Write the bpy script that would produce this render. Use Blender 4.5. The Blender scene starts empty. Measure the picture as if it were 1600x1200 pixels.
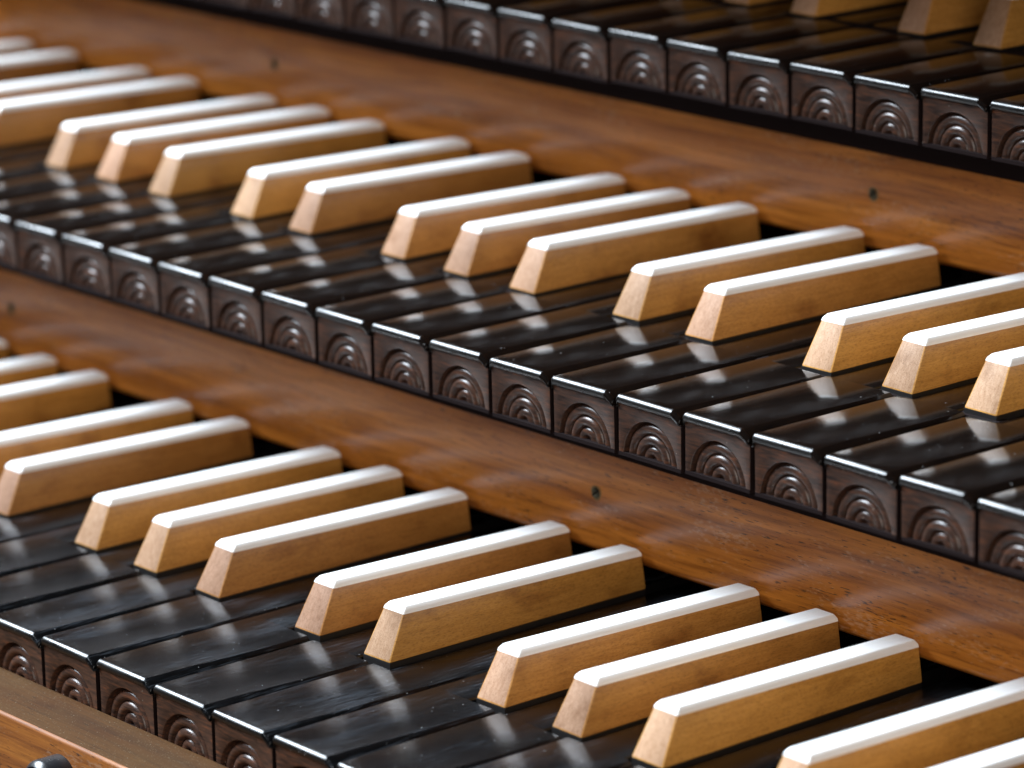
import bpy, bmesh, math, random
from mathutils import Vector, Matrix
random.seed(4)
S = 0.001                       # everything below is written in millimetres
scene = bpy.context.scene
C = scene.collection

# ------------------------------------------------------------------ camera
cam_d = bpy.data.cameras.new('camera')
cam = bpy.data.objects.new('camera', cam_d); C.objects.link(cam)
cam.location = (943.56*S, -603.73*S, 253.86*S)
cam.rotation_euler = (1.3026, 0.0209, 0.8696)
cam_d.sensor_width = 36.0; cam_d.sensor_fit = 'HORIZONTAL'
cam_d.lens = 6227.3/1600*36.0
cam_d.clip_start = 0.01; cam_d.clip_end = 50
cam_d.dof.use_dof = True
cam_d.dof.focus_distance = 0.948
cam_d.dof.aperture_fstop = 13.0
cam_d.dof.aperture_blades = 9
scene.camera = cam

# ------------------------------------------------------------------ world, light, exposure
w = bpy.data.worlds.new("World"); scene.world = w; w.use_nodes = True
bg = w.node_tree.nodes['Background']
bg.inputs['Color'].default_value = (0.62, 0.78, 1.0, 1)
bg.inputs['Strength'].default_value = 0.02
scene.view_settings.view_transform = 'Standard'
scene.view_settings.look = 'None'
scene.view_settings.exposure = 0.0
scene.view_settings.gamma = 1.0

def area(name, loc, target, sx, sy, power, col):
    l = bpy.data.lights.new(name, 'AREA'); l.shape = 'RECTANGLE'
    l.size = sx; l.size_y = sy; l.energy = power; l.color = col
    o = bpy.data.objects.new(name, l); C.objects.link(o)
    o.location = loc
    d = Vector(target)-Vector(loc)
    o.rotation_euler = d.to_track_quat('-Z', 'Y').to_euler()
    return o
TGT = (0.2, 0.0, 0.0)
area('window_light', (-2.05, -0.85, 2.35), TGT, 2.6, 1.5, 600, (0.80, 0.90, 1.0))
area('room_light', (1.5, -1.0, 0.55), TGT, 1.2, 1.0, 16, (1.0, 0.90, 0.82))

# ------------------------------------------------------------------ materials
def newmat(name):
    m = bpy.data.materials.new(name); m.use_nodes = True
    nt = m.node_tree; b = nt.nodes['Principled BSDF']
    return m, nt, b
def N(nt, t, **kw):
    n = nt.nodes.new(t)
    for k, v in kw.items():
        if k in ('operation', 'blend_type', 'data_type', 'feature', 'noise_dimensions', 'distance', 'wave_type', 'bands_direction'):
            setattr(n, k, v)
        else:
            n.inputs[k].default_value = v
    return n
def coords(nt, scale=(1, 1, 1), rnd=True, rot=(0, 0, 0)):
    """object coordinates in mm, shifted by a random amount per object"""
    tc = nt.nodes.new('ShaderNodeTexCoord')
    mp = nt.nodes.new('ShaderNodeMapping')
    mp.inputs['Scale'].default_value = [s*1000 for s in scale]
    mp.inputs['Rotation'].default_value = rot
    nt.links.new(tc.outputs['Object'], mp.inputs['Vector'])
    if not rnd: return mp.outputs['Vector']
    oi = nt.nodes.new('ShaderNodeObjectInfo')
    ml = N(nt, 'ShaderNodeMath', operation='MULTIPLY'); ml.inputs[1].default_value = 170.0
    nt.links.new(oi.outputs['Random'], ml.inputs[0])
    ad = N(nt, 'ShaderNodeVectorMath', operation='ADD')
    nt.links.new(mp.outputs['Vector'], ad.inputs[0]); nt.links.new(ml.outputs[0], ad.inputs[1])
    return ad.outputs[0]
def ramp(nt, src, stops, interp='LINEAR'):
    r = nt.nodes.new('ShaderNodeValToRGB'); r.color_ramp.interpolation = interp
    e = r.color_ramp.elements
    while len(e) < len(stops): e.new(0.5)
    for i, (p, c) in enumerate(stops):
        e[i].position = p
        e[i].color = (*c, 1) if hasattr(c, '__len__') else (c, c, c, 1)
    nt.links.new(src, r.inputs['Fac'])
    return r.outputs['Color']
def mixc(nt, fac, a, b, mode='MIX'):
    m = nt.nodes.new('ShaderNodeMix'); m.data_type = 'RGBA'; m.blend_type = mode
    for s, v in ((0, fac), (6, a), (7, b)):
        if hasattr(v, 'is_linked') or hasattr(v, 'links'): nt.links.new(v, m.inputs[s])
        elif s == 0: m.inputs[0].default_value = v
        else: m.inputs[s].default_value = (*v, 1)
    return m.outputs[2]
def noise(nt, vec, scale, detail=4, rough=0.5, dist=0.0):
    n = N(nt, 'ShaderNodeTexNoise', Scale=scale, Detail=detail, Roughness=rough, Distortion=dist)
    nt.links.new(vec, n.inputs['Vector']); return n.outputs['Fac']
def bump(nt, b, h, strength, dist=0.0002, prev=None):
    bp = nt.nodes.new('ShaderNodeBump'); bp.inputs['Strength'].default_value = strength
    bp.inputs['Distance'].default_value = dist
    nt.links.new(h, bp.inputs['Height'])
    if prev is not None: nt.links.new(prev, bp.inputs['Normal'])
    nt.links.new(bp.outputs['Normal'], b.inputs['Normal']); return bp.outputs['Normal']
def specks(nt, vec, scale, thr, amount):
    """sparse dust motes: small dots at voronoi centres, a random few of them"""
    v = N(nt, 'ShaderNodeTexVoronoi', Scale=scale, Randomness=1.0)
    nt.links.new(vec, v.inputs['Vector'])
    d = ramp(nt, v.outputs['Distance'], [(0.0, 1.0), (thr*0.6, 1.0), (thr, 0.0)])
    sx = nt.nodes.new('ShaderNodeSeparateColor'); nt.links.new(v.outputs['Color'], sx.inputs[0])
    k = ramp(nt, sx.outputs[0], [(0.0, 0.0), (1-amount, 0.0), (1-amount+0.01, 1.0)])
    m = N(nt, 'ShaderNodeMath', operation='MULTIPLY')
    nt.links.new(d, m.inputs[0]); nt.links.new(k, m.inputs[1]); return m.outputs[0]

def ebony(name, dust_amt, ro, streak, tint):
    m, nt, b = newmat(name)
    v = coords(nt, (1.0, 0.07, 1.0))
    g = noise(nt, v, 2.2, 6, 0.65, 0.3)
    base = ramp(nt, g, [(0.3, (0.002, 0.0018, 0.0018)), (0.62, tint), (0.8, tuple(2.1*x for x in tint))])
    v2 = coords(nt, (1, 1, 1))
    sp = specks(nt, v2, 0.55, 0.10, dust_amt)
    sp2 = specks(nt, v2, 1.3, 0.16, dust_amt*0.8)
    mx = N(nt, 'ShaderNodeMath', operation='MAXIMUM'); nt.links.new(sp, mx.inputs[0]); nt.links.new(sp2, mx.inputs[1])
    col = mixc(nt, mx.outputs[0], base, (0.42, 0.42, 0.42))
    if 'worn' in name:      # grain glints painted into the colour as short thin pale lines along the key
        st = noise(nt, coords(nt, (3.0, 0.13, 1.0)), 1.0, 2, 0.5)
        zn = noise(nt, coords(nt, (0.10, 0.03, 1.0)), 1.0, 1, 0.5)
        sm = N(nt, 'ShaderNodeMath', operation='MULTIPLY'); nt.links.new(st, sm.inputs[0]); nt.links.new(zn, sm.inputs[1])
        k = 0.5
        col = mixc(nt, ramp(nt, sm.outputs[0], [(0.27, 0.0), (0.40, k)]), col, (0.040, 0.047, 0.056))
    nt.links.new(col, b.inputs['Base Color'])
    patch = noise(nt, coords(nt, (0.9, 0.35, 1)), 0.14, 4, 0.6)
    rr = ramp(nt, patch, [(0.3, ro*0.65), (0.5, ro), (0.72, ro*1.35)])
    nt.links.new(rr, b.inputs['Roughness'])
    fine = noise(nt, coords(nt, (1.0, 0.06, 1.0)), 3.4, 4, 0.7)
    n1 = bump(nt, b, fine, streak, 0.00005)
    if 'worn' in name or 'polished' in name:
        co = noise(nt, coords(nt, (1.0, 0.07, 1.0)), 1.9, 3, 0.65)
        bump(nt, b, co, 0.42 if 'worn' in name else 0.12, 0.00013, n1)
    b.inputs['Specular IOR Level'].default_value = 0.62 if 'rubbed' in name else (0.27 if 'worn' in name else 0.25)
    return m
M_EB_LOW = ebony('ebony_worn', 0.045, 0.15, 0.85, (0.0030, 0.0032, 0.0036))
M_NOSE = None
M_EB = ebony('ebony_polished', 0.03, 0.12, 0.13, (0.006, 0.0036, 0.0026))

M_NOSE = ebony('ebony_rubbed_edge', 0.1, 0.30, 0.5, (0.008, 0.007, 0.006))
def rosewood(name, k):
    m, nt, b = newmat(name)
    v = coords(nt, (0.12, 0.6, 1.0))
    g = noise(nt, v, 1.6, 6, 0.65, 0.6)
    c = ramp(nt, g, [(0.30, (0.006*k, 0.0035*k, 0.0028*k)), (0.43, (0.022*k, 0.012*k, 0.009*k)), (0.55, (0.04*k, 0.019*k, 0.012*k)), (0.70, (0.085*k, 0.030*k, 0.014*k))])
    sp = specks(nt, coords(nt), 0.9, 0.14, 0.06)
    c = mixc(nt, sp, c, (0.35, 0.3, 0.26))
    nt.links.new(c, b.inputs['Base Color'])
    b.inputs['Roughness'].default_value = 0.29
    b.inputs['Specular IOR Level'].default_value = 0.42
    bump(nt, b, noise(nt, coords(nt, (0.15, 0.6, 1)), 5, 4, 0.6), 0.35, 0.00008)
    return m
M_ROSE_LOW = rosewood('rosewood_light', 1.7)
M_ROSE = rosewood('rosewood_dark', 1.3)
M_ROSE_TOP = rosewood('rosewood_top', 1.1)

def pear(name, c0, c1, c2, end=False):
    m, nt, b = newmat(name)
    v = coords(nt, (1.0, 0.07, 1.1) if not end else (1.0, 0.5, 0.35))
    g = noise(nt, v, 1.3, 6, 0.6, 0.35)
    blot = noise(nt, coords(nt, (1, 0.7, 1)), 0.085, 3, 0.55)
    base = ramp(nt, g, [(0.25, c0), (0.5, c1), (0.75, c2)])
    stain = ramp(nt, blot, [(0.28, (0.56, 0.46, 0.36)), (0.44, (0.92, 0.89, 0.85)), (0.7, (1.06, 1.03, 1.0))])
    c = mixc(nt, 1.0, base, stain, 'MULTIPLY')
    # tiny dark pores lying along the grain
    pv = coords(nt, (2.2, 0.55, 2.2))
    pr = noise(nt, pv, 1.6, 4, 0.7)
    pk = ramp(nt, pr, [(0.32, (0.45, 0.38, 0.30)), (0.50, (1, 1, 1)), (0.65, (1.1, 1.1, 1.1))])
    c = mixc(nt, 0.7, c, pk, 'MULTIPLY')
    oi = nt.nodes.new('ShaderNodeObjectInfo')
    hs = nt.nodes.new('ShaderNodeHueSaturation')
    rv = ramp(nt, oi.outputs['Random'], [(0, 0.76), (1, 1.12)])
    hv = ramp(nt, oi.outputs['Random'], [(0, 0.490), (0.35, 0.500), (0.7, 0.492), (1, 0.501)]); nt.links.new(hv, hs.inputs['Hue']); nt.links.new(rv, hs.inputs['Value']); nt.links.new(c, hs.inputs['Color'])
    nt.links.new(hs.outputs[0], b.inputs['Base Color'])
    b.inputs['Roughness'].default_value = 0.42
    b.inputs['Coat Weight'].default_value = 0.0 if end else 0.6
    b.inputs['Specular IOR Level'].default_value = 0.22 if end else 0.5
    b.inputs['Coat Roughness'].default_value = 0.22
    bump(nt, b, noise(nt, coords(nt, (1, 0.3, 1)), 2.6, 4, 0.6), 0.35, 0.00012)
    return m
M_PEAR = pear('pearwood', (0.36, 0.165, 0.030), (0.45, 0.225, 0.046), (0.53, 0.28, 0.066))
M_PEAR_END = pear('pearwood_ends', (0.30, 0.175, 0.10), (0.385, 0.245, 0.155), (0.45, 0.30, 0.20), True)  # paler, less orange tone for the front and back faces

m, nt, b = newmat('bone_plate'); M_BONE = m
g = noise(nt, coords(nt, (1, 0.08, 1)), 1.4, 4, 0.6)
nt.links.new(ramp(nt, g, [(0.3, (0.84, 0.845, 0.835)), (0.7, (0.90, 0.905, 0.90))]), b.inputs['Base Color'])
b.inputs['Roughness'].default_value = 0.32
b.inputs['Subsurface Weight'].default_value = 0.15
b.inputs['Subsurface Radius'].default_value = (0.8, 0.75, 0.7)
b.inputs['Subsurface Scale'].default_value = 0.0012

m, nt, b = newmat('blackened_wood'); M_BLACK = m
b.inputs['Base Color'].default_value = (0.006, 0.005, 0.005, 1)
b.inputs['Roughness'].default_value = 0.5
m, nt, b = newmat('felt_and_gap_shade'); M_FELT_SHADE = m
b.inputs['Base Color'].default_value = (0.008, 0.004, 0.004, 1)
b.inputs['Roughness'].default_value = 0.95
b.inputs['Specular IOR Level'].default_value = 0.1

def walnut(name, dark=1.0, dusty=False, rough=0.34):
    m, nt, b = newmat(name)
    v = coords(nt, (0.035, 1.0, 1.0), rnd=True)
    warp = noise(nt, coords(nt, (0.012, 0.05, 0.05)), 1.0, 2, 0.5)
    wv = N(nt, 'ShaderNodeVectorMath', operation='SCALE'); wv.inputs['Scale'].default_value = 5.0
    cmb = nt.nodes.new('ShaderNodeCombineXYZ'); nt.links.new(warp, cmb.inputs[2]); nt.links.new(warp, cmb.inputs[1])
    nt.links.new(cmb.outputs[0], wv.inputs[0])
    ad = N(nt, 'ShaderNodeVectorMath', operation='ADD'); nt.links.new(v, ad.inputs[0]); nt.links.new(wv.outputs[0], ad.inputs[1])
    g1 = noise(nt, ad.outputs[0], 0.22, 5, 0.55, 0.4)
    g2 = noise(nt, ad.outputs[0], 0.95, 6, 0.7, 0.2)
    d = dark
    c = ramp(nt, g1, [(0.27, (0.17*d, 0.050*d, 0.008*d)), (0.44, (0.28*d, 0.092*d, 0.013*d)), (0.58, (0.36*d, 0.127*d, 0.018*d)), (0.75, (0.44*d, 0.170*d, 0.032*d))])
    fine = ramp(nt, g2, [(0.32, (0.50, 0.42, 0.36)), (0.5, (0.95, 0.93, 0.9)), (0.65, (1.16, 1.14, 1.14))])
    c = mixc(nt, 0.95, c, fine, 'MULTIPLY')
    # open pores: short dark dashes along the grain
    pv = coords(nt, (0.20, 2.3, 2.3))
    pr = noise(nt, pv, 1.3, 2, 0.55)
    zone = noise(nt, coords(nt, (0.02, 0.10, 0.10)), 1.0, 2, 0.5)
    s = N(nt, 'ShaderNodeMath', operation='MULTIPLY_ADD'); nt.links.new(zone, s.inputs[0]); s.inputs[1].default_value = 0.26
    nt.links.new(pr, s.inputs[2])
    pm = ramp(nt, s.outputs[0], [(0.445, 0.9), (0.48, 0.0)])
    c = mixc(nt, pm, c, (0.035*d, 0.014*d, 0.006*d))
    # pale rubbed scuffs
    sc = noise(nt, coords(nt, (0.03, 0.12, 0.12)), 1.0, 6, 0.7)
    sc2 = noise(nt, coords(nt, (0.5, 1.4, 1.4)), 1.0, 3, 0.6)
    mm = N(nt, 'ShaderNodeMath', operation='MULTIPLY'); nt.links.new(sc, mm.inputs[0]); nt.links.new(sc2, mm.inputs[1])
    sm = ramp(nt, mm.outputs[0], [(0.31, 0.0), (0.42, 0.42)])
    c = mixc(nt, sm, c, (0.42*d, 0.27*d, 0.17*d))
    if dusty:
        geo = noise(nt, coords(nt, (1, 1, 1)), 0.06, 3, 0.6)
        du = ramp(nt, geo, [(0.3, 0.15), (0.7, 0.6)])
        c = mixc(nt, du, c, (0.066, 0.034, 0.010))
        c = mixc(nt, specks(nt, coords(nt), 1.1, 0.20, 0.15), c, (0.13, 0.10, 0.065))
        c = mixc(nt, specks(nt, coords(nt), 2.2, 0.30, 0.35), c, (0.095, 0.062, 0.033))
    nt.links.new(c, b.inputs['Base Color'])
    b.inputs['Roughness'].default_value = rough
    if not dusty:
        b.inputs['Coat Weight'].default_value = 0.35; b.inputs['Coat Roughness'].default_value = 0.20; b.inputs['Specular IOR Level'].default_value = 0.38
    n1 = bump(nt, b, pm, -0.5, 0.00015)
    bump(nt, b, noise(nt, coords(nt, (0.08, 1, 1)), 1.6, 4, 0.6), 0.30, 0.00012, n1)
    return m
M_WAL = walnut('walnut', 1.18)
M_WAL_F = walnut('walnut_front', 0.78, rough=0.62); M_WAL_F.node_tree.nodes['Principled BSDF'].inputs['Coat Weight'].default_value = 0.0; M_WAL_F.node_tree.nodes['Principled BSDF'].inputs['Specular IOR Level'].default_value = 0.3
M_WAL_D = walnut('walnut_dusty', 0.14, True, 0.85); M_WAL_D.node_tree.nodes['Principled BSDF'].inputs['Specular IOR Level'].default_value = 0.12

m, nt, b = newmat('tarnished_screw'); M_SCREW = m
g = noise(nt, coords(nt), 0.9, 3, 0.6)
nt.links.new(ramp(nt, g, [(0.3, (0.02, 0.018, 0.010)), (0.7, (0.10, 0.095, 0.055))]), b.inputs['Base Color'])
b.inputs['Metallic'].default_value = 0.6; b.inputs['Roughness'].default_value = 0.5
m, nt, b = newmat('green_filler_rim'); M_RIM = m
b.inputs['Base Color'].default_value = (0.17, 0.115, 0.05, 1); b.inputs['Roughness'].default_value = 0.6
m, nt, b = newmat('piston_black'); M_PIS = m
c = mixc(nt, specks(nt, coords(nt), 1.9, 0.22, 0.25), (0.012, 0.012, 0.014), (0.12, 0.12, 0.12))
nt.links.new(c, b.inputs['Base Color']); b.inputs['Roughness'].default_value = 0.3
m, nt, b = newmat('piston_face'); M_PISF = m
b.inputs['Base Color'].default_value = (0.12, 0.085, 0.025, 1); b.inputs['Metallic'].default_value = 0.0
b.inputs['Roughness'].default_value = 0.35

# ------------------------------------------------------------------ helpers
def mesh_from(name, verts, faces, mats, fmat=None, smooth=True, angle=35):
    me = bpy.data.meshes.new(name)
    me.from_pydata([(x*S, y*S, z*S) for x, y, z in verts], [], faces)
    for mt in mats: me.materials.append(mt)
    if fmat: me.polygons.foreach_set('material_index', fmat)
    bm = bmesh.new(); bm.from_mesh(me)
    bmesh.ops.remove_doubles(bm, verts=bm.verts, dist=1e-7)
    bmesh.ops.recalc_face_normals(bm, faces=bm.faces)
    for f in bm.faces: f.smooth = smooth
    for e in bm.edges:
        if len(e.link_faces) == 2 and e.calc_face_angle(0) > math.radians(angle): e.smooth = False
    bm.to_mesh(me); bm.free(); me.update()
    return me
def obj(name, me, parent=None, loc=(0, 0, 0)):
    o = bpy.data.objects.new(name, me); C.objects.link(o)
    o.location = [c*S for c in loc]
    if parent: o.parent = parent
    return o
def tag(o, label=None, cat=None, group=None, kind=None):
    if label: o['label'] = label
    if cat: o['category'] = cat
    if group: o['group'] = group
    if kind: o['kind'] = kind
    return o
def box_geo(x0, x1, y0, y1, z0, z1):
    v = [(x, y, z) for z in (z0, z1) for y in (y0, y1) for x in (x0, x1)]
    f = [(0, 2, 3, 1), (4, 5, 7, 6), (0, 1, 5, 4), (2, 6, 7, 3), (0, 4, 6, 2), (1, 3, 7, 5)]
    return v, f
def join_geo(*gs):
    V, F = [], []
    for v, f in gs:
        o = len(V); V += v; F += [tuple(i+o for i in t) for t in f]
    return V, F
def bevelled(name, V, F, mats, width, seg=3, sel=None, fmat=None):
    me = mesh_from(name, V, F, mats, fmat)
    bm = bmesh.new(); bm.from_mesh(me)
    ed = [e for e in bm.edges if (sel is None or sel(e))]
    bmesh.ops.bevel(bm, geom=ed, offset=width*S, segments=seg, profile=0.5, affect='EDGES', clamp_overlap=True)
    for f in bm.faces: f.smooth = True
    for e in bm.edges:
        e.smooth = not (len(e.link_faces) == 2 and e.calc_face_angle(0) > math.radians(50))
    bm.to_mesh(me); bm.free(); return me

# ------------------------------------------------------------------ key geometry (mm, natural surface at z = 0)
P = 23.5                 # pitch of the black keys
KW = 22.1               # head width
HEAD = 47.3              # length of the head
TAIL = 150.0
OFF = {5: -4.95, 6: -1.6, 0: 2.0, 2: -3.9, 3: 0.0}    # centre of each raised key against the joint under it
WB = 5.22                # half width of a raised key at its foot
CLR = 1.15               # clearance round it

def rounded_slab(x0, x1, y0, y1, H, Rs, Rf, HF, front=True):
    """slab with rounded top edges: a small left edge, a right edge worn wide near the front, a nosing at the front"""
    def arc(ri, rd, n):       # (inset, drop) from wall to top
        return [(ri*(1-math.cos(a)), rd*(1-math.sin(a))) for a in [math.pi/2*i/n for i in range(n+1)]]
    def right(y):
        if not front: return Rs
        t = min(1, max(0, (y-y0-4)/34.0)); t = t*t*(3-2*t)
        return 3.0*(1-t)+(Rs+0.7)*t
    if front:
        aF = arc(Rf, Rf, 7)
        py = [(y0+0.9, HF), (y0+0.35, HF-0.12), (y0+0.08, HF-0.45)] + [(y0+i, d) for i, d in aF] + [(y0+q, 0) for q in (4, 8, 13, 18, 23, 28, 33, 38)] + [(y1, 0)]
    else:
        py = [(y0, 0), (y1, 0)]
    V = []; F = []; nx = 0
    for (y, dj) in py:
        ri = right(y); aL = arc(Rs, Rs, 4); rd = 0.25+0.56*ri; aR = [(ri*p, rd*q) for p, q in ((0, 1), (0.05, 0.84), (0.16, 0.70), (0.5, 0.385), (0.8, 0.13), (0.9, 0.05), (1, 0))]
        prof = [(x0, H)] + [(x0+i, d) for i, d in aL] + [(x1-i, d) for i, d in reversed(aR)] + [(x1, H)]
        nx = len(prof)
        for (x, di) in prof:
            V.append((x, y, -min(H, di+dj)))
    ny = len(py)
    for j in range(ny-1):
        for i in range(nx-1):
            a = j*nx+i; F.append((a, a+1, a+1+nx, a+nx))
    FM = [1 if (front and j < 10 and i < nx-8) else 0 for j in range(ny-1) for i in range(nx-1)]
    b0 = (ny-1)*nx
    F.append(tuple(b0+i for i in range(nx)))
    if not front: F.append(tuple(reversed(range(nx))))
    F.append((0, nx-1, b0+nx-1, b0))
    slab_mats.append(FM+[0]*(len(F)-len(FM)))
    return V, F

def natural_tail(j):
    """left and right limits of the tail of black key j (local x)"""
    a = j % 7; bq = (j+1) % 7
    l = OFF[a]+WB+CLR if a in OFF else 0.0
    r = P+OFF[bq]-WB-CLR if bq in OFF else KW
    return max(l, 0.0), min(r, KW)

_top_cache, _body_cache = {}, {}
slab_mats = []
def top_mesh(j, mat):
    k = (j % 7, mat.name)
    if k not in _top_cache:
        l, r = natural_tail(j)
        slab_mats.clear()
        g1 = rounded_slab(0, KW, 0, HEAD, 3.2, 0.45, 1.1, 2.2)
        g2 = rounded_slab(l, r, HEAD, TAIL, 3.2, 0.55, 0, 0, front=False)
        _top_cache[k] = mesh_from('key_top', *join_geo(g1, g2), [mat, M_NOSE], slab_mats[0]+slab_mats[1], angle=40)
    return _top_cache[k]
def body_mesh(j):
    k = j % 7
    if k not in _body_cache:
        l, r = natural_tail(j)
        g1 = box_geo(0.5, KW-0.5, 4.6, HEAD-0.5, -14.6, -3.1)
        g2 = box_geo(l+0.4, r-0.4, HEAD-0.5, TAIL, -14.6, -3.1)
        g3 = box_geo(0.1, KW-0.1, 0.62, 4.55, -15.0, -14.1)
        _body_cache[k] = mesh_from('key_body', *join_geo(g1, g2, g3), [M_BLACK, M_FELT_SHADE], [0]*12+[1]*6)
    return _body_cache[k]

def front_mesh(mat):
    """carved key front: nested turned rings in a sunken arch"""
    cx, zc, R = KW/2, -14.7, 9.35
    x0, x1, zt = 0.08, KW-0.08, -2.2
    yf, yb = 0.75, 4.6
    # three half-round ribs with sharp valleys between them, then the deep outer groove and its wall
    D = 1.75
    def depth(r):
        for c, hw, h in ((2.25, 1.25, 0.95), (4.85, 1.35, 1.30), (7.55, 1.35, 1.25)):
            if abs(r-c) <= hw: return D+0.1-h*math.sqrt(max(0.0, 1-((r-c)/hw)**2))
        return D+0.1
    prof = [(0.0, D-0.1), (0.5, D-0.1), (0.85, D)]
    for c, hw in ((2.25, 1.25), (4.85, 1.35), (7.55, 1.35)):
        for k in range(13):
            r = c-hw*math.cos(math.pi*k/12); prof.append((r, depth(r)))
    prof += [(9.02, D+0.35), (9.2, D+0.1), (9.34, 0.9), (9.42, 0.3), (9.5, 0.06), (9.62, 0.0)]
    NT = 44
    V = [(cx, yf+prof[0][1], zc)]; F = []
    ring = []
    for (r, d) in prof[1:]:
        row = []
        for k in range(NT+1):
            a = math.pi*k/NT
            row.append(len(V)); V.append((cx+r*math.cos(a), yf+d, zc+r*1.035*math.sin(a)))
        ring.append(row)
    for k in range(NT): F.append((0, ring[0][k], ring[0][k+1]))
    for q in range(len(ring)-1):
        for k in range(NT):
            F.append((ring[q][k], ring[q+1][k], ring[q+1][k+1], ring[q][k+1]))
    # out to the rectangle
    row = []
    for k in range(NT+1):
        a = math.pi*k/NT; c, s = math.cos(a), math.sin(a)
        t = min(((x1-cx)/abs(c)) if abs(c) > 1e-6 else 1e9, ((zt-zc)/s) if s > 1e-6 else 1e9)
        row.append(len(V)); V.append((cx+t*c, yf, zc+t*s))
    for k in range(NT):
        F.append((ring[-1][k], row[k], row[k+1], ring[-1][k+1]))
    # corners are clipped by the fan: add true corners
    for xc in (x1, x0):
        best = [k for k in range(NT) if (abs(V[row[k]][0]-xc) < 1e-6) != (abs(V[row[k+1]][0]-xc) < 1e-6)]
        k = best[0]; i = len(V); V.append((xc, yf, zt)); F.append((row[k], i, row[k+1]))
    nface = len(F)
    # sides, coloured black to stand for the shade in the gaps between fronts
    for (xa, s) in ((x0, 1), (x1, -1)):
        i = len(V); V += [(xa, yf, zc), (xa, yb, zc), (xa, yb, zt), (xa, yf, zt)]; F.append((i, i+1, i+2, i+3))
    return mesh_from('key_front', V, F, [mat, M_FELT_SHADE], [0]*nface+[1]*(len(F)-nface), angle=60)

# raised keys
YA, YC, YE = 48.4, 54.1, 130.2
ZT, ZE, WT = 11.1, 8.9, 3.95
def raised_meshes():
    zb, zback = 0.45, 0.45
    V = [(-WB, YA, zb), (WB, YA, zb), (WB, YE, zback), (-WB, YE, zback),
         (-WT, YC, ZT), (WT, YC, ZT), (WT, YE, ZE), (-WT, YE, ZE)]
    F = [(0, 3, 2, 1), (4, 5, 6, 7), (0, 1, 5, 4), (1, 2, 6, 5), (2, 3, 7, 6), (3, 0, 4, 7)]
    fm = [0, 0, 1, 0, 1, 0]
    me = mesh_from('wood_block', V, F, [M_PEAR, M_PEAR_END], fm)
    bm = bmesh.new(); bm.from_mesh(me)
    ed = [e for e in bm.edges if abs(e.verts[0].co.z-e.verts[1].co.z) > 5*S or min(v.co.y for v in e.verts) > YE*S-1e-5 or max(v.co.z for v in e.verts) < 1*S]
    bmesh.ops.bevel(bm, geom=ed, offset=0.48*S, segments=2, profile=0.5, affect='EDGES')
    for f in bm.faces: f.smooth = True
    for e in bm.edges: e.smooth = not (len(e.link_faces) == 2 and e.calc_face_angle(0) > math.radians(32))
    bm.to_mesh(me); bm.free()
    # bone plate: sections from bottom to top, each a rectangle (half width, y front, y back, height)
    secs = []
    sl = (ZE-ZT)/(YE-YC)
    def zz(y, h): return ZT+sl*(y-YC)+h
    spec = [(WT+0.03, 0.0, 0.05, 0.0), (WT, 0.08, 0.05, 0.25), (WT-0.10, 0.22, 0.08, 0.62), (WT-0.24, 0.40, 0.14, 0.86), (WT-0.80, 0.95, 0.45, 1.52), (WT-0.92, 1.15, 0.58, 1.62), (WT-1.08, 1.5, 0.75, 1.69), (WT-1.3, 2.1, 1.0, 1.72)]
    V = []; F = []
    n = 24
    for (hw, fi, bi, h) in spec:
        yf, yb = YC+fi, YE-bi
        rr = 0.35+h*0.18                      # plan corner radius
        pts = []
        for (cx, cy, a0) in ((hw-rr, yb-rr*0.6, 0), (-hw+rr, yb-rr*0.6, 90), (-hw+rr, yf+rr, 180), (hw-rr, yf+rr, 270)):
            ry = rr*0.6 if a0 < 180 else rr
            for k in range(6):
                a = math.radians(a0+90*k/5)
                pts.append((cx+rr*math.cos(a), cy+ry*math.sin(a)))
        base = len(V)
        for x, y in pts: V.append((x, y, zz(y, h)))
        if base:
            for k in range(n):
                a = base-n+k; bq = base-n+(k+1) % n
                F.append((a, bq, bq+n, a+n))
    F.append(tuple(range(len(V)-n, len(V)))); F.append(tuple(reversed(range(n))))
    bone = mesh_from('bone_top', V, F, [M_BONE], angle=70)
    g = box_geo(-WB+0.1, WB-0.1, YA+0.12, YE-0.4, -13.0, 0.46)
    foot = mesh_from('black_base', *g, [M_BLACK])
    return me, bone, foot
WOOD, BONE, FOOT = raised_meshes()
FRONTS = {'lower': front_mesh(M_ROSE_LOW), 'middle': front_mesh(M_ROSE), 'top': front_mesh(M_ROSE_TOP)}

# ------------------------------------------------------------------ the three manuals
MAN = {'lower': (-2.3, -102.8, -60.5), 'middle': (0, 0, 0), 'top': (1.15, 101.83, 59.87)}
GROUPNAME = {
 'lower': {-2: 'trio cut by the left edge', 2: 'left pair', 5: 'left full trio', 9: 'middle pair', 12: 'right trio', 16: 'bottom right corner pair'},
 'middle': {-9: 'trio cut by the left edge', -5: 'far left pair', -2: 'left full trio', 2: 'left full pair', 5: 'middle trio', 9: 'right pair', 12: 'trio at the right edge'},
 'top': {5: 'left group', 9: 'right pair'}}
def sharp_group(j):
    a = j % 7
    if a in (5, 6, 0): s = j-((a-5) % 7); return s, ('left', 'middle', 'right')[j-s], 3
    s = j-(a-2); return s, ('left', 'right')[j-s], 2
ORD = ['', 'first', 'second', 'third', 'fourth', 'fifth', 'sixth', 'seventh', 'eighth', 'ninth', 'tenth', 'eleventh', 'twelfth', 'thirteenth', 'fourteenth', 'fifteenth']
RAISED = {'lower': (-2, 17), 'middle': (-9, 14), 'top': (6, 10)}        # in view
BLACKS = {'lower': (-3, 16), 'middle': (-7, 15), 'top': (-2, 12)}
EXTRA = {'lower': (-5, 17), 'middle': (-9, 16), 'top': (-10, 13)}

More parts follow.
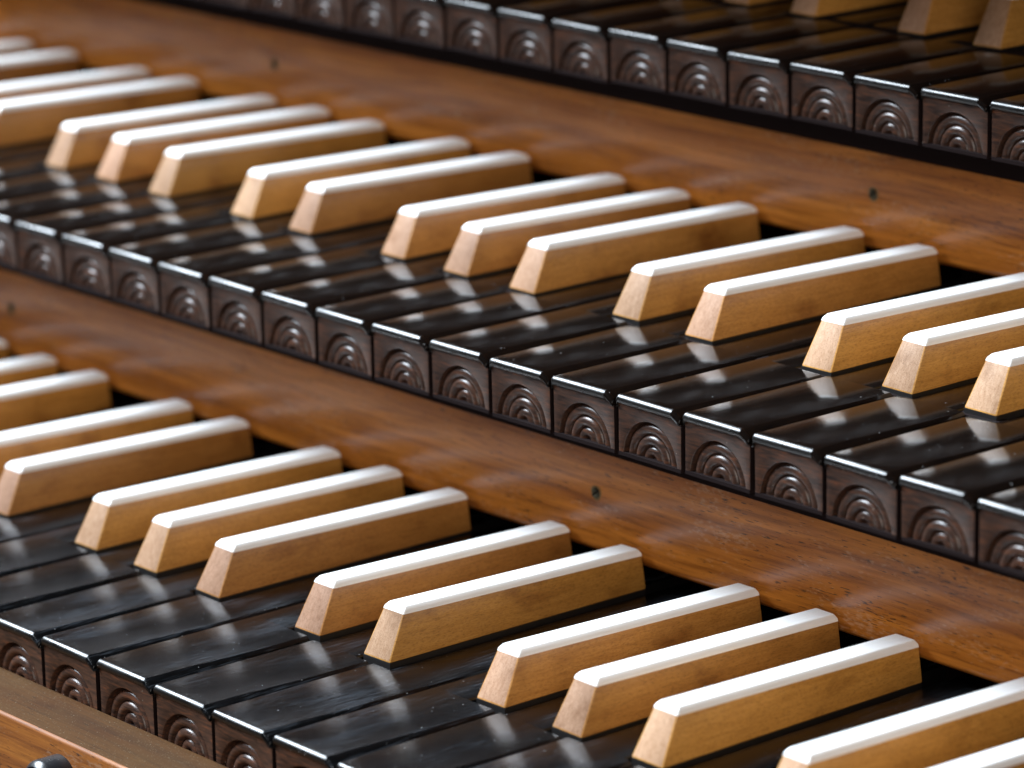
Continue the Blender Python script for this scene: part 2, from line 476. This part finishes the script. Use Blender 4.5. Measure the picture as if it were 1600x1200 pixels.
def black_label(man, j):
    lo, hi = BLACKS[man]
    if not lo <= j <= hi: return 'black key of the %s manual lying beyond the frame' % man
    if man == 'top': return 'black key of the top manual, %s carved front from the right edge of the photo' % ORD[hi+1-j]
    a = j % 7; g = GROUPNAME[man]
    if a == 1: return 'black key of the %s manual just left of the %s' % (man, g.get(j+1, 'corner pair'))
    if a == 2: return 'black key of the %s manual between the two keys of the %s' % (man, g[j])
    if a == 3: return 'black key of the %s manual just right of the %s' % (man, g[j-1])
    if a == 4: return 'black key of the %s manual just left of the %s' % (man, g[j+1])
    if a == 5: return '%s manual black key between left and middle ones of %s' % (man, g[j])
    if a == 6: return '%s manual black key between middle and right ones of %s' % (man, g[j-1])
    return 'black key of the %s manual just right of the %s' % (man, g[j-2])
def raised_label(man, j):
    lo, hi = RAISED[man]
    if not lo <= j <= hi: return 'white-topped raised key of the %s manual lying beyond the frame' % man
    s, pos, n = sharp_group(j)
    if man == 'top':
        return 'raised wooden key of the top manual, %s of the four in view' % {6: 'leftmost', 7: 'second from left', 9: 'third from left', 10: 'rightmost'}[j]
    return 'white-topped raised key, %s manual, %s one of %s' % (man, pos, GROUPNAME[man][s])

for man, (ox, oy, oz) in MAN.items():
    lo, hi = EXTRA[man]
    rnd = random.Random({'lower': 11, 'middle': 23, 'top': 37}[man])
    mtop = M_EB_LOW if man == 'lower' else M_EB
    for j in range(lo, hi+1):
        dz = rnd.uniform(-0.2, 0.2)
        e = bpy.data.objects.new('black_key', None); C.objects.link(e)
        e.empty_display_size = 0.01
        e.location = ((ox+j*P)*S, (oy+rnd.uniform(-0.12, 0.12))*S, (oz+dz)*S)
        e.rotation_euler = (rnd.uniform(-0.0007, 0.0007), rnd.uniform(-0.009, 0.009), rnd.uniform(-0.0014, 0.0014))
        tag(e, black_label(man, j), 'organ key', 'black keys of the %s manual' % man)
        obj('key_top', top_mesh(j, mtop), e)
        obj('carved_front', FRONTS[man], e)
        obj('key_body', body_mesh(j), e)
        # the raised key standing over joint j
        if j % 7 in OFF:
            x = ox+j*P+OFF[j % 7]
            r = bpy.data.objects.new('raised_key', None); C.objects.link(r)
            r.empty_display_size = 0.01
            r.location = (x*S, (oy+rnd.uniform(-0.2, 0.2))*S, (oz+rnd.uniform(-0.2, 0.25))*S)
            r.rotation_euler = (rnd.uniform(-0.002, 0.002), rnd.uniform(-0.014, 0.014), rnd.uniform(-0.003, 0.003))
            tag(r, raised_label(man, j), 'organ key', 'raised keys of the %s manual' % man)
            if man == 'top': r.scale = (1, 1, 1.15)
            obj('wood_block', WOOD, r)
            obj('bone_top', BONE, r)
            obj('black_base', FOOT, r)

# ------------------------------------------------------------------ boards, beds, rails
X0, X1 = -420, 520
def prism_x(name, prof, mats, x0=X0, x1=X1, fm=None, angle=40):
    """profile of (y, z) pushed along x"""
    n = len(prof)
    V = [(x0, y, z) for y, z in prof]+[(x1, y, z) for y, z in prof]
    F = [(i, (i+1) % n, (i+1) % n+n, i+n) for i in range(n)]+[tuple(reversed(range(n))), tuple(range(n, 2*n))]
    return mesh_from(name, V, F, mats, (fm+[0, 0]) if fm else None, angle=angle)
def arcp(cy, cz, r, a0, a1, n=6):
    return [(cy+r*math.cos(math.radians(a0+(a1-a0)*i/n)), cz+r*math.sin(math.radians(a0+(a1-a0)*i/n))) for i in range(n+1)]

def screw(parent, x, z, y, tilt):
    """small sunk screw: a rim ring and a slotted head"""
    V = []; F = []; n = 28
    rr = [(1.95, 0.52), (1.75, 0.42), (1.5, 0.5), (1.42, 0.7)]
    for r, d in rr:
        for k in range(n):
            a = 2*math.pi*k/n; wob = 1+0.05*math.sin(3*a+tilt)
            V.append((x+r*wob*math.cos(a), y+d, z+r*wob*math.sin(a)))
    for q in range(len(rr)-1):
        for k in range(n):
            a = q*n+k; bq = q*n+(k+1) % n; F.append((a, bq, bq+n, a+n))
    rim = obj('screw_rim', mesh_from('screw_rim', V, F, [M_RIM]), parent)
    V = []; F = []
    for r, d in ((1.45, 0.42), (1.0, 0.22), (0.5, 0.16)):
        for k in range(n):
            a = 2*math.pi*k/n; V.append((x+r*math.cos(a), y+d, z+r*math.sin(a)))
    for q in range(2):
        for k in range(n):
            a = q*n+k; bq = q*n+(k+1) % n; F.append((a, bq, bq+n, a+n))
    F.append(tuple(range(2*n, 3*n)))
    obj('screw_head', mesh_from('screw_head', V, F, [M_SCREW]), parent)
    a = 0.6+tilt; ca, sa = math.cos(a), math.sin(a)
    bv, bf = box_geo(-1.35, 1.35, 0.05, 0.4, -0.2, 0.2)
    bv = [(x+p*ca-r_*sa, y+q, z+p*sa+r_*ca) for p, q, r_ in bv]
    obj('screw_slot', mesh_from('screw_slot', bv, bf, [M_FELT_SHADE]), parent)

def board(man, ztop, label, screws):
    ox, oy, oz = MAN[man]
    y = oy+131.8; zb = oz+5.0
    prof = arcp(y+2.2, zb+2.2, 2.2, 180, 270)+[(y+12, zb), (y+12, oz+ztop)]+arcp(y+0.8, oz+ztop-0.8, 0.8, 90, 180, 3)
    # two extra edges across the face so that the screw holes sit in real openings
    bd = tag(bpy.data.objects.new('walnut_board', None), label, 'board')
    C.objects.link(bd)
    sh = {'lower': 0, 'middle': 260, 'top': 0}[man]          # origin of the board, which places its grain
    bd.location = (sh*S, y*S, zb*S)
    me = prism_x('board_face', [(a-y, bq-zb) for a, bq in prof], [M_WAL], X0-sh, X1-sh)
    obj('board_face', me, bd)
    for i, (sx, sz) in enumerate(screws):
        # a shallow cup let into the face, proud rim hides the joint
        screw(bd, sx-sh, oz+sz-zb, -0.06-0.55, i*1.7)
    return bd
board('lower', 32.6, 'brown walnut board between the lower and middle manuals', [(217.7, 20.9), (-49.8, 20.5)])
board('middle', 34.2-0.2, 'brown walnut board between the middle and top manuals', [(213.5, 20.4), (-50.8, 20.5)])
board('top', 67.5, 'walnut board standing behind the top manual', [])

for man in ('lower', 'middle', 'top'):
    ox, oy, oz = MAN[man]
    g1 = box_geo(X0, X1, oy+23, oy+147, oz-26, oz-15.0)      # bed under the keys
    g2 = box_geo(X0, X1, oy+150.2, oy+154, oz-26, oz+60)      # black backing
    o = obj('key_bed', mesh_from('key_bed', *join_geo(g1, g2), [M_FELT_SHADE]))
    tag(o, kind='structure')

# the organ case above the top manual, just over the frame: it shades the top manual
V, F = box_geo(-1600, 900, 78, 420, 126, 150)
tag(obj('organ_case', mesh_from('organ_case', V, F, [M_WAL])), kind='structure')

# front rail in front of the lowest manual
ox, oy, oz = MAN['lower']
ye, zt = -120.4, -73.5
r = 0.9
prof = [(oy+0.35, zt)]+arcp(ye+r, zt-r, r, 90, 180, 5)+[(ye, -150), (oy+0.35, -150)]
rail = tag(bpy.data.objects.new('front_rail', None), 'dusty walnut rail in front of the lower manual at bottom left', 'rail'); C.objects.link(rail)
rail.location = (0, ye*S, zt*S)
fm = [1, 0, 0, 0, 0, 0, 0, 0, 0]
n = len(prof); fm = [1]+[0]*(n-1)
obj('rail_body', prism_x('rail_body', [(a-ye, bq-zt) for a, bq in prof], [M_WAL_F, M_WAL_D], fm=fm), rail)

# round piston button in the rail
def lathe_y(name, prof, mats, fm=None, n=48, angle=35):
    V = []; F = []
    for r_, y_ in prof:
        for k in range(n):
            a = 2*math.pi*k/n; V.append((r_*math.cos(a), y_, r_*math.sin(a)))
    for q in range(len(prof)-1):
        for k in range(n):
            a = q*n+k; bq = q*n+(k+1) % n; F.append((a, bq, bq+n, a+n))
    F.append(tuple(range(len(V)-n, len(V))))
    return mesh_from(name, V, F, mats, angle=angle)
KX, KZ, KR = 195.5, -83.9, 6.6
kn = tag(bpy.data.objects.new('piston_button', None), 'round black push button on the walnut rail in the bottom left corner', 'button'); C.objects.link(kn)
kn.location = (KX*S, ye*S, KZ*S)
obj('button_body', lathe_y('button_body', [(KR, 1.0), (KR, -5.5), (KR-0.15, -6.3), (KR-0.7, -7.2), (KR-1.2, -7.6), (KR-1.5, -7.6), (KR-1.5, -7.0)], [M_PIS]), kn)
obj('button_face', lathe_y('button_face', [(KR-1.5, -7.0), (KR-1.6, -7.35), (KR-2.4, -7.45), (1.0, -7.45)], [M_PISF]), kn)
